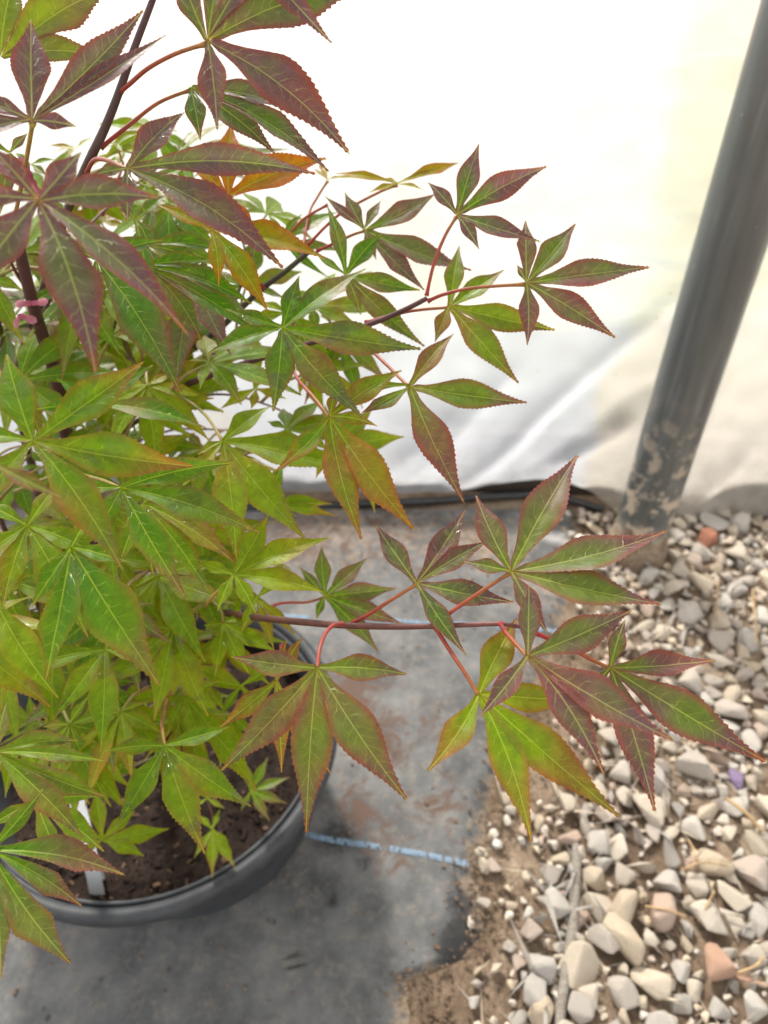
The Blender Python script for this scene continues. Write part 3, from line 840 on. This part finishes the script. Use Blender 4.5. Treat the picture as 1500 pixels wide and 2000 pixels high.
# --- leaves: crisp right-hand branch
add_leaf((892, 421), .355, PU, [(936, 280), (1070, 325, .03), (1057, 474, -.06), (936, 490, .04), (835, 358, -.03)], [(868, 463, .357), (847, 517, .36), (833, 578, .365)])
add_leaf((1028, 554), .35, PG, [(1026, 429), (1125, 437, -.03, 1.15), (1271, 523, -.03), (1204, 663), (1029, 678, .05), (1009, 519)], [(927, 562, .355), (870, 574, .36), (836, 588, .365)])
add_leaf((878, 599), .372, (0, .6, .32, .14), [(897, 479), (986, 527, -.04, 1.2), (1087, 646, -.06), (1015, 752, -.04, 1.05), (849, 671, 0, 1.2)], [(799, 608, .378), (713, 630, .387)])
add_leaf((800, 756), .345, (0, .5, .42, .18), [(887, 651, .04), (1033, 787, -.05), (908, 985, -.05, 1.1), (705, 808, .06, 1.2), (640, 830, -.30, .75)], [(765, 722, .36), (725, 682, .375), (700, 642, .39)], nt=(0, 0, -.1))
add_leaf((644, 815), .33, (0, .5, .25, .40), [(537, 921, .10, .95), (708, 1058, -.07), (810, 1037, -.06, 1.1), (786, 724, .03), (655, 762), (738, 835, .1, .8)], [(612, 775, .345), (580, 738, .37), (560, 690, .41)])
add_leaf((552, 642), .335, (0, .15, .16, .02), [(585, 538), (716, 525, .03), (826, 683, -.06), (711, 818, -.08), (533, 808, .03, 1.15), (404, 695, -.04, 1.1), (440, 606, .05, .9)], wet=1)
add_leaf((676, 538), .40, (0, .1, .22, 0), [(638, 400, -.05, .7), (748, 455, .05, 1.1), (822, 568, -.08), (832, 680, -.08, .8), (705, 618, .04), (610, 490, .1, .7)], [(630, 560, .41), (593, 591, .42), (560, 660, .425)])
add_leaf((553, 471), .46, (0, .15, .2, 0), [(665, 413, .05, 1.15), (678, 493, -.03, .8), (592, 418, .1, .8), (645, 545, -.12, .6)], [(590, 430, .455), (640, 400, .45)])
add_leaf((712, 450), .415, (0, .2, .62, .02), [(673, 375, .05), (852, 378, -.10, 1.1), (924, 530, -.10), (831, 570, -.06), (745, 392, 0, .9), (633, 384, .05, .6), (735, 511)], [(690, 458, .42), (668, 468, .425), (620, 490, .44)])
add_leaf((776, 360), .43, OG, [(897, 318, -.12, .8), (831, 374, -.05), (719, 378, .12, .8), (655, 341, .1, .7), (745, 352), (864, 335, -.1, .5)], [(735, 378, .43), (660, 421, .435), (600, 480, .44)], n=(0.05, -.35, 1), arch=.14)
add_leaf((640, 352), .47, OG, [(622, 318, 0, .9), (668, 345, 0, .7), (612, 330), (706, 352, .1, .6)], [(620, 385, .47), (603, 420, .465), (590, 500, .445)], n=(0, -.3, 1), L=.05)
# --- top
add_leaf((406, 82), .265, (0, .35, .72, .10), [(684, 303, .10, 1.1), (425, 257, .03, 1.05), (735, -28, .07, 1.2), (352, -60, .06, 1.1), (432, -70, 0, .9), (540, -130)], [(345, 104, .275), (290, 133, .283), (252, 165, .29), (236, 178, .293)], wet=.6)
add_leaf((470, -110), .25, PU, [(651, 88, -.04, .8), (600, -250), (380, -230), (330, -60)])
add_leaf((373, 173), .315, (0, .15, .55, 0), [(588, 221, .08, .9), (646, 340, .10, .9), (541, 306, .05), (392, 277, .02, 1.1)], [(310, 200, .31), (250, 246, .306), (196, 289, .306)], wet=1)
add_leaf((250, 331), .262, (0, .15, .72, .02), [(361, 219, .05, 1.05), (622, 342, .08, .68), (557, 530, .10, .98), (180, 345), (250, 440)], [(215, 315, .28), (185, 312, .295), (170, 335, .31)], wet=1)
add_leaf((446, 385), .37, OR, [(452, 240, .02, 1.3), (640, 309, .05, 1.3), (360, 300), (500, 470)])
add_leaf((413, 450), .33, OG, [(308, 401, -.04, 1.1), (638, 507, .07, 1.25), (525, 613, .04, 1.0), (427, 563, .08, .9), (460, 380)], [(440, 480, .36), (480, 520, .42), (515, 562, .455)])
add_leaf((285, 480), .40, DG, [(437, 490, .12, 1.1), (400, 512, .05, 1.1), (330, 560), (300, 400)], wet=.6)
add_leaf((280, 520), .36, DG, [(512, 660, .05, .95), (394, 668, .12), (495, 597, .1, 1.0), (420, 510), (220, 480)], wet=.4)
add_leaf((190, 510), .32, (0, .1, .30, 0), [(355, 772, .05, 1.1), (180, 640), (320, 470, .05), (110, 470)])
add_leaf((265, 430), .36, (0, .2, .3, .1), [(287, 495, .2, 1.4), (220, 380), (330, 380), (295, 640, .05, .6)])
# --- big soft leaves close to the lens at the left
add_leaf((75, 394), .205, (0, .25, .90, .04), [(313, 387, .05, 1.15), (160, 297, -.04, 1.05), (188, 735, .07, 1.08), (371, 660, .06, .85), (-70, 580, .03, 1.1), (-140, 390), (-20, 290)], [(58, 362, .21), (30, 338, .225), (-10, 335, .26)], arch=.09, pc=((.42, .12, .08), (.5, .16, .12)))
add_leaf((63, 238), .245, (0, .2, .82, 0), [(61, 37, 0, 1.1), (282, 18, -.07, .7), (328, 68, -.06, .5), (150, 250, .05, 1.2), (-60, 190), (-70, 270)], [(57, 280, .26), (47, 335, .29), (30, 420, .35)], pc=((.4, .32, .05), (.4, .2, .05)))
add_leaf((2, 112), .275, (0, .75, .38, .12), [(228, -28, .05, 1.35), (217, 116, .10, 1.05), (38, -60, .05), (-90, 60)])
add_leaf((20, 300), .33, PG, [(0, 420), (60, 360), (-60, 260), (55, 262)])
# --- far twig leaves seen edge-on against the sheet
add_leaf((150, 290), .50, OG, [(95, 284, 0, .7), (182, 270, .1, .7), (100, 300), (130, 310)], n=(0, -.3, 1), L=.05)
add_leaf((230, 283), .48, (0, .6, .1, .2), [(165, 300, .1, .8), (272, 262, .1, .9), (240, 300), (200, 285)], [(236, 310, .48), (238, 330, .48), (200, 420, .47)], n=(0, -.3, 1))
add_leaf((60, 322), .44, DG, [(110, 312, .1, 1), (95, 345, 0, 1.2), (20, 330), (30, 300)], n=(0, -.5, 1))
# --- mid left
add_leaf((65, 863), .245, (0, .35, .10, .16), [(12, 690, .03, 1.3), (282, 706, -.04, 1.1), (382, 912, -.07, 1.15), (243, 1120, .05, .95), (-60, 1010), (-120, 850)], [(30, 858, .27), (0, 848, .30), (-40, 840, .34)], wet=.5)
add_leaf((185, 790), .37, (0, .2, .12, .02), [(406, 838, .08, 1.05), (300, 714, .04), (70, 800), (110, 740)])
add_leaf((240, 767), .46, (0, .85, 0, .02), [(470, 760, .05, 1.3), (440, 806, .06, 1.1), (330, 615, -.03, 1.5), (270, 640, 0, 1.4), (200, 840)], [(255, 800, .47), (250, 830, .53)])
add_leaf((340, 745), .50, (0, .95, 0, .30), [(375, 590, .03, 1.6), (300, 620, 0, 1.4), (470, 700, 0, 1.2)])
add_leaf((436, 863), .35, Y, [(530, 793, .05, 1.35), (690, 922, .04, 1.15), (598, 1055, -.05, 1.1), (462, 1098, .03, 1.05), (386, 890, 0, 1.2), (350, 960)], [(405, 815, .38), (370, 785, .42), (332, 766, .485)], pc=GPc, wet=.4)
add_leaf((238, 954), .29, (0, .25, .10, .04), [(511, 1043, .06, .95), (366, 1173, -.03, .95), (189, 1042, .03, 1.2), (458, 905, .05, .9), (130, 960)], [(190, 935, .32), (120, 925, .37), (30, 960, .40)], pc=GPc, wet=.7)
add_leaf((280, 984), .335, (0, .45, .12, .14), [(462, 1102, .06, 1.1), (412, 1163, .04, .9), (230, 1110), (340, 930), (300, 1130)], wet=.8)
add_leaf((520, 990), .43, (0, .6, .05, .1), [(580, 1010, .1, 1.2), (650, 985, .05), (555, 900), (480, 930), (660, 1010, .05, .8)])
add_leaf((500, 760), .46, (0, .9, 0, .06), [(496, 640, 0, 1.2), (490, 800, .05, 1.3), (560, 780), (430, 800), (525, 720)])
add_leaf((700, 900), .40, Y, [(732, 1004, .06, 1), (650, 960), (690, 850), (620, 880)])
add_leaf((560, 610), .43, Y, [(487, 622, .05, 1.1), (505, 590), (640, 690), (600, 760, 0, .9), (670, 790)])
add_leaf((457, 1123), .33, (0, .85, 0, .05), [(646, 1050, .04, 1.15), (634, 1158, .05, 1.1), (525, 1005, -.04, 1.2), (383, 1096, .03), (500, 1200, .04, 1.1), (425, 1196, -.04)], [(437, 1145, .345), (411, 1170, .37), (395, 1195, .45)], pc=((.3, .3, .05), (.36, .2, .05)))
add_leaf((338, 1230), .40, (0, .7, 0, .02), [(261, 1224, -.05, 1.2), (398, 1234, .03, 1.2), (184, 1352, .03, 1.2), (300, 1412, .02, 1.1), (408, 1402, -.04, 1.1)], [(362, 1205, .40), (400, 1176, .405), (412, 1174, .41), (425, 1196, .44)], pc=GPc, wet=.8)
add_leaf((436, 1217), .41, (0, .72, 0, .02), [(397, 1222, 0, 1.2), (418, 1327, .03, 1.2), (487, 1317, -.03, 1.2), (543, 1275, -.06, 1.2), (492, 1198, -.05, 1.1)], [(432, 1195, .41), (416, 1175, .415), (425, 1196, .44)], pc=GPc, wet=.4)
add_leaf((500, 1170), .40, (0, .75, 0, .15), [(535, 1270, .03, .9), (580, 1245, .05, .8), (470, 1240), (560, 1120)])
add_leaf((54, 1028), .30, (0, .55, .03, .10), [(173, 1247, .03, 1.1), (5, 1190, -.03), (205, 1092, .05), (120, 940), (-60, 1110), (-40, 980)], wet=.3)
add_leaf((140, 1070), .262, (0, .30, .06, .10), [(314, 1342, -.02, 1.25), (89, 1334, .02, 1.15), (60, 1190), (255, 1100), (190, 990)], wet=.5)
add_leaf((-10, 1170), .29, (0, .7, .03, .10), [(116, 1366, -.06, 1.1), (-60, 1300), (60, 1120), (-80, 1120)])
add_leaf((205, 1269), .37, (0, .5, 0, .02), [(3, 1314, -.04, .95), (105, 1404, .03, 1.2), (197, 1470, .03, 1.15), (260, 1190), (300, 1290)], wet=1)
add_leaf((322, 1457), .37, (0, .38, .05, .03), [(203, 1468, -.06, 1.0), (226, 1617, .03, 1.15), (402, 1671, -.04, 1.15), (493, 1577, -.05, 1.1), (450, 1420, -.04, 1.0)], [(318, 1430, .375), (317, 1405, .385), (330, 1350, .43)], pc=((.34, .30, .05), (.36, .12, .04)), wet=1)
add_leaf((360, 1359), .42, (0, .7, 0, .10), [(504, 1548, .02, .95), (300, 1385, 0, 1.2), (325, 1440, 0, 1.1), (430, 1330), (400, 1470)], [(352, 1325, .42), (345, 1290, .44), (330, 1230, .48)], pc=GPc)
add_leaf((440, 1390), .45, (0, .75, 0, .04), [(400, 1330), (500, 1440), (480, 1500, .05), (430, 1500), (380, 1440)])
add_leaf((470, 1340), .43, (0, .6, 0, .10), [(540, 1300), (400, 1330), (430, 1400), (510, 1390)])
# --- centre
add_leaf((620, 1305), .282, (0, .45, .40, .16), [(451, 1283, .05, 1.05), (797, 1318, .05, 1.05), (429, 1508, .05, 1.05), (598, 1634, -.02, 1.05), (797, 1566, -.05, 1.1)], [(624, 1270, .287), (634, 1240, .297), (650, 1222, .31), (668, 1219, .32)], pc=((.36, .10, .05), (.34, .035, .035)), wet=.5, nt=(0, 0, -.1))
add_leaf((539, 1331), .325, (0, .45, .30, .45), [(429, 1421, .04, 1.1), (550, 1512, .03, .8), (649, 1515, -.05, .7), (592, 1243, .02), (560, 1250)], [(545, 1300, .34), (550, 1260, .37)])
add_leaf((814, 1140), .305, (0, .2, .62, .04), [(733, 1024, .03, 1.1), (909, 995, -.05, 1.1), (957, 1056, .03), (1006, 1178, -.05, 1.1), (912, 1283, -.05, .95)], [(770, 1168, .308), (720, 1200, .316), (690, 1216, .323)], wet=1)
add_leaf((998, 1117), .285, (0, .5, .62, .12), [(1130, 886, .02, 1.05), (1306, 1036, -.09, 1.05), (1293, 1182, -.05, 1.1), (929, 967, .06, 1.1), (905, 1098, .04, 1.0), (1070, 1240, -.04, 1.0)], [(940, 1155, .29), (880, 1196, .297), (846, 1221, .30)], wet=.3)
add_leaf((635, 1165), .43, (0, .3, .38, .04), [(628, 1065, .03, 1.1), (718, 1089, -.03, 1.2), (776, 1149, -.03, 1.1), (790, 1220, -.04, 1.0), (740, 1275, .03, 1.1), (618, 1212, -.05), (584, 1107, .03, .8)], [(600, 1176, .43), (550, 1178, .425), (506, 1193, .41)])
add_leaf((1031, 1282), .262, (0, .4, .74, .10), [(1033, 1142, 0, 1.0), (1234, 1192, -.04, 1.15), (1319, 1449, -.06, 1.15), (1181, 1518, .08, .95), (935, 1403, .05, .95)], [(1008, 1258, .27), (988, 1236, .28), (978, 1219, .29)])
add_leaf((935, 1357), .283, (0, .7, .22, .22), [(1012, 1206, .03, 1.2), (833, 1508, .10, 1.1), (1039, 1651, .08, .92), (1214, 1600, -.03, 1.0), (1133, 1370, -.03, 1.0)], [(905, 1310, .287), (875, 1265, .293), (850, 1225, .30)], pc=((.38, .2, .04), (.32, .025, .025)))
add_leaf((1192, 1305), .28, (0, .45, .64, .10), [(1221, 1210, .04, 1.0), (1399, 1290, -.05, 1.15), (1500, 1491, -.04, 1.05), (1280, 1591, .02, .95), (1105, 1400, 0, .9)], [(1155, 1288, .283), (1110, 1264, .286), (1040, 1234, .288)])
# --- lower left
add_leaf((-8, 1470), .30, (0, .5, .22, .06), [(207, 1556, -.05, 1.15), (155, 1447, .10, 1.1), (165, 1640, .03, .95), (14, 1372, .03), (-60, 1600), (205, 1488, .03, .8)], wet=.6)
add_leaf((-18, 1662), .27, (0, .3, .28, .03), [(246, 1710, .09, 1.1), (140, 1884, -.06, 1.25), (162, 1772, .06, 1.1), (2, 1916, .05, .9), (-120, 1760), (86, 1540, -.06, .8)], wet=.4)
add_leaf((70, 1565), .33, (0, .35, .08, .03), [(205, 1665, .05, 1.1), (195, 1556, .05, .9), (30, 1480), (120, 1690), (-30, 1620)])
add_leaf((200, 1640), .50, (0, .8, .05, .12), [(332, 1618, -.05, 1.2), (283, 1673, .05, 1.2), (265, 1583, 0, 1.2), (187, 1537, 0, 1.2), (130, 1690), (120, 1600)])
add_leaf((180, 1420), .50, (0, .6, 0, .05), [(210, 1530, .03), (150, 1500), (260, 1480), (240, 1380), (120, 1440), (190, 1560, 0, .7)])
add_leaf((30, 1440), .42, (0, .6, .1, .05), [(10, 1560), (90, 1520), (100, 1420), (-40, 1500)])
add_leaf((-15, 905), .19, (0, .4, .5, .3), [(122, 972, -.05, .9), (-80, 1010), (-130, 880)])

# --- foliage deeper in the plant and beyond the left edge of the picture
def free_leaf(P0, out, size, tone, seed):
    global NLEAF
    r = random.Random(seed)
    out = out.normalized(); n = (Vector((0, 0, 1)) + Vector((r.uniform(-.4, .4), r.uniform(-.8, .05), 0))).normalized()
    ax = (out - n*out.dot(n)).normalized(); sd = n.cross(ax)
    tips = []
    for a, l in ((0, 1), (38, .9), (-38, .9), (78, .66), (-78, .66), (122, .36), (-122, .36)):
        aa = R(a + r.uniform(-5, 5)); l *= size*r.uniform(.92, 1.06)
        tips.append(((ax*math.cos(aa) + sd*math.sin(aa))*l - n*l*r.uniform(.1, .4), r.uniform(-.06, .06), 1.05))
    me = leaf_mesh(Vector((0, 0, 0)), tips, n, tone, 300+seed*1.7, r.choice((0, 0, .5)), .10, .28)
    o = link('leaf', me, M['leaf'], MAPLE); o.location = P0 - MAPLE.location
    NLEAF += 1
    B = P0 - ax*size*r.uniform(.5, .8) - Vector((0, 0, size*.25))
    stem_obj('petiole', [P0, P0.lerp(B, .5)+Vector((0, 0, .004)), B], .0008, .0011, (.28, .24, .05), (.22, .12, .04), parent=o, off=P0, n=4)
fr = random.Random(21)
TON = [(0, .6, .02, .05), (0, .75, 0, .08), (0, .4, .08, .04), (0, .85, 0, .2), (0, .3, .3, .04)]
spots = []
for k in range(46):      # behind the traced leaves
    u = fr.uniform(-20, 430) ; v = fr.uniform(560, 1480)
    if v < 800: u = fr.uniform(-20, 330)
    d = fr.uniform(.44, .60) if v < 1100 else fr.uniform(.42, .55)
    spots.append(pt(u, v, d))
for k in range(22):
    spots.append(pt(fr.uniform(0, 430), fr.uniform(880, 1420), fr.uniform(.38, .50)))
for k in range(34):      # upper left, between the stems
    spots.append(pt(fr.uniform(-20, 300) if k % 3 else fr.uniform(150, 430), fr.uniform(330, 760), fr.uniform(.40, .56)))
for q in ((350, 300, .50), (300, 255, .50), (520, 420, .50), (480, 560, .48), (380, 600, .48), (610, 600, .46), (245, 295, .50), (600, 730, .46), (660, 660, .47), (640, 880, .45), (560, 840, .46), (420, 330, .47), (330, 400, .44)):
    spots.append(pt(*q))
for k in range(34):      # left of the frame
    u = fr.uniform(-520, -60); v = fr.uniform(250, 1500); spots.append(pt(u, v, fr.uniform(.34, .6)))
for k, p in enumerate(spots):
    if p.z < PH + .01: p.z = PH + .01 + fr.uniform(0, .05)
    ang = fr.uniform(-math.pi, math.pi); out = Vector((p.x-PC.x, p.y-PC.y, 0))*3 + Vector((math.cos(ang), math.sin(ang)-.3, 0))*.5
    free_leaf(p, out, fr.uniform(.045, .062), TON[fr.randrange(5)] if p.z < .6 else [TON[0], TON[2], (0, .2, .5, 0), (0, .6, .1, .4)][fr.randrange(4)], k)

# winged seeds on the trunk
def samara(c, d1, d2):
    V = []; F = []; cols = []
    for dr in (d1, d2):
        dr = Vector(dr).normalized(); sdv = dr.cross(Vector((0, -.6, .8))).normalized(); L = .009
        prof = [(0, .0012), (.15, .0018), (.35, .0014), (.6, .0024), (.85, .0022), (1, .0004)]
        b = len(V)
        for t, w in prof:
            for s, z in ((-1, 0), (0, .0010*(1-t)), (1, 0)): V.append(dr*(L*t) + sdv*(s*w) + Vector((0, -z, z))); cols.append(mix3((.28, .02, .06), (.42, .16, .18), t))
        for i in range(len(prof)-1):
            for k in range(2): F.append((b+i*3+k, b+(i+1)*3+k, b+(i+1)*3+k+1, b+i*3+k+1))
    me = mesh_from('samara', V, F); set_color(me, cols)
    o = link('samara', me, M['stem'], MAPLE); o.location = c - MAPLE.location; o['label'] = 'pink winged seed pair'
samara(pt(62, 592, .375), (-1, 0, -.05), (1, 0, .1)); samara(pt(40, 615, .378), (-.4, 0, -.5), (1, -.2, -.4)); samara(pt(60, 350, .30), (.2, 0, -1), (-.2, 0, 1))

# --- self-sown seedlings in the pot
def seedling(base_px, leaves, label):
    b = onz(*base_px, SOIL_Z); b.z = soil_h(b.x-PC.x, b.y-PC.y) - .003
    root = empty('maple_seedling', b); tag(root, label, 'seedling', 'seedlings in the pot')
    for uv, tips, d, tone in leaves:
        add_leaf(uv, d, tone, tips, None, parent=root, wid=1.05)
        P0 = pt(*uv, d); stem_obj('stem', [b, b.lerp(P0, .55)+Vector((0, 0, .006)), P0-Vector((0, 0, .0006))], .0009, .0006, (.3, .12, .08), (.3, .16, .08), parent=root, off=b)
PS = (0, .75, .12, .05)
seedling((420, 1610), [((415, 1620), [(378, 1677), (415, 1716), (460, 1697), (455, 1667), (430, 1580), (385, 1590)], .625, PS), ((405, 1560), [(375, 1530), (430, 1545), (440, 1580), (380, 1575), (405, 1515)], .635, PS)], 'tiny seedling with drooping pale leaf in the pot')
seedling((500, 1575), [((490, 1546), [(480, 1488), (524, 1478), (567, 1518), (561, 1570), (527, 1605), (470, 1585)], .64, (0, .5, .28, .02))], 'tiny seedling with pinkish leaf tips near the pot rim')
for r_ in REPORT:
    if r_[3] > .10 or r_[3] < .03: print('LEAF', r_)
print('leaves', NLEAF)
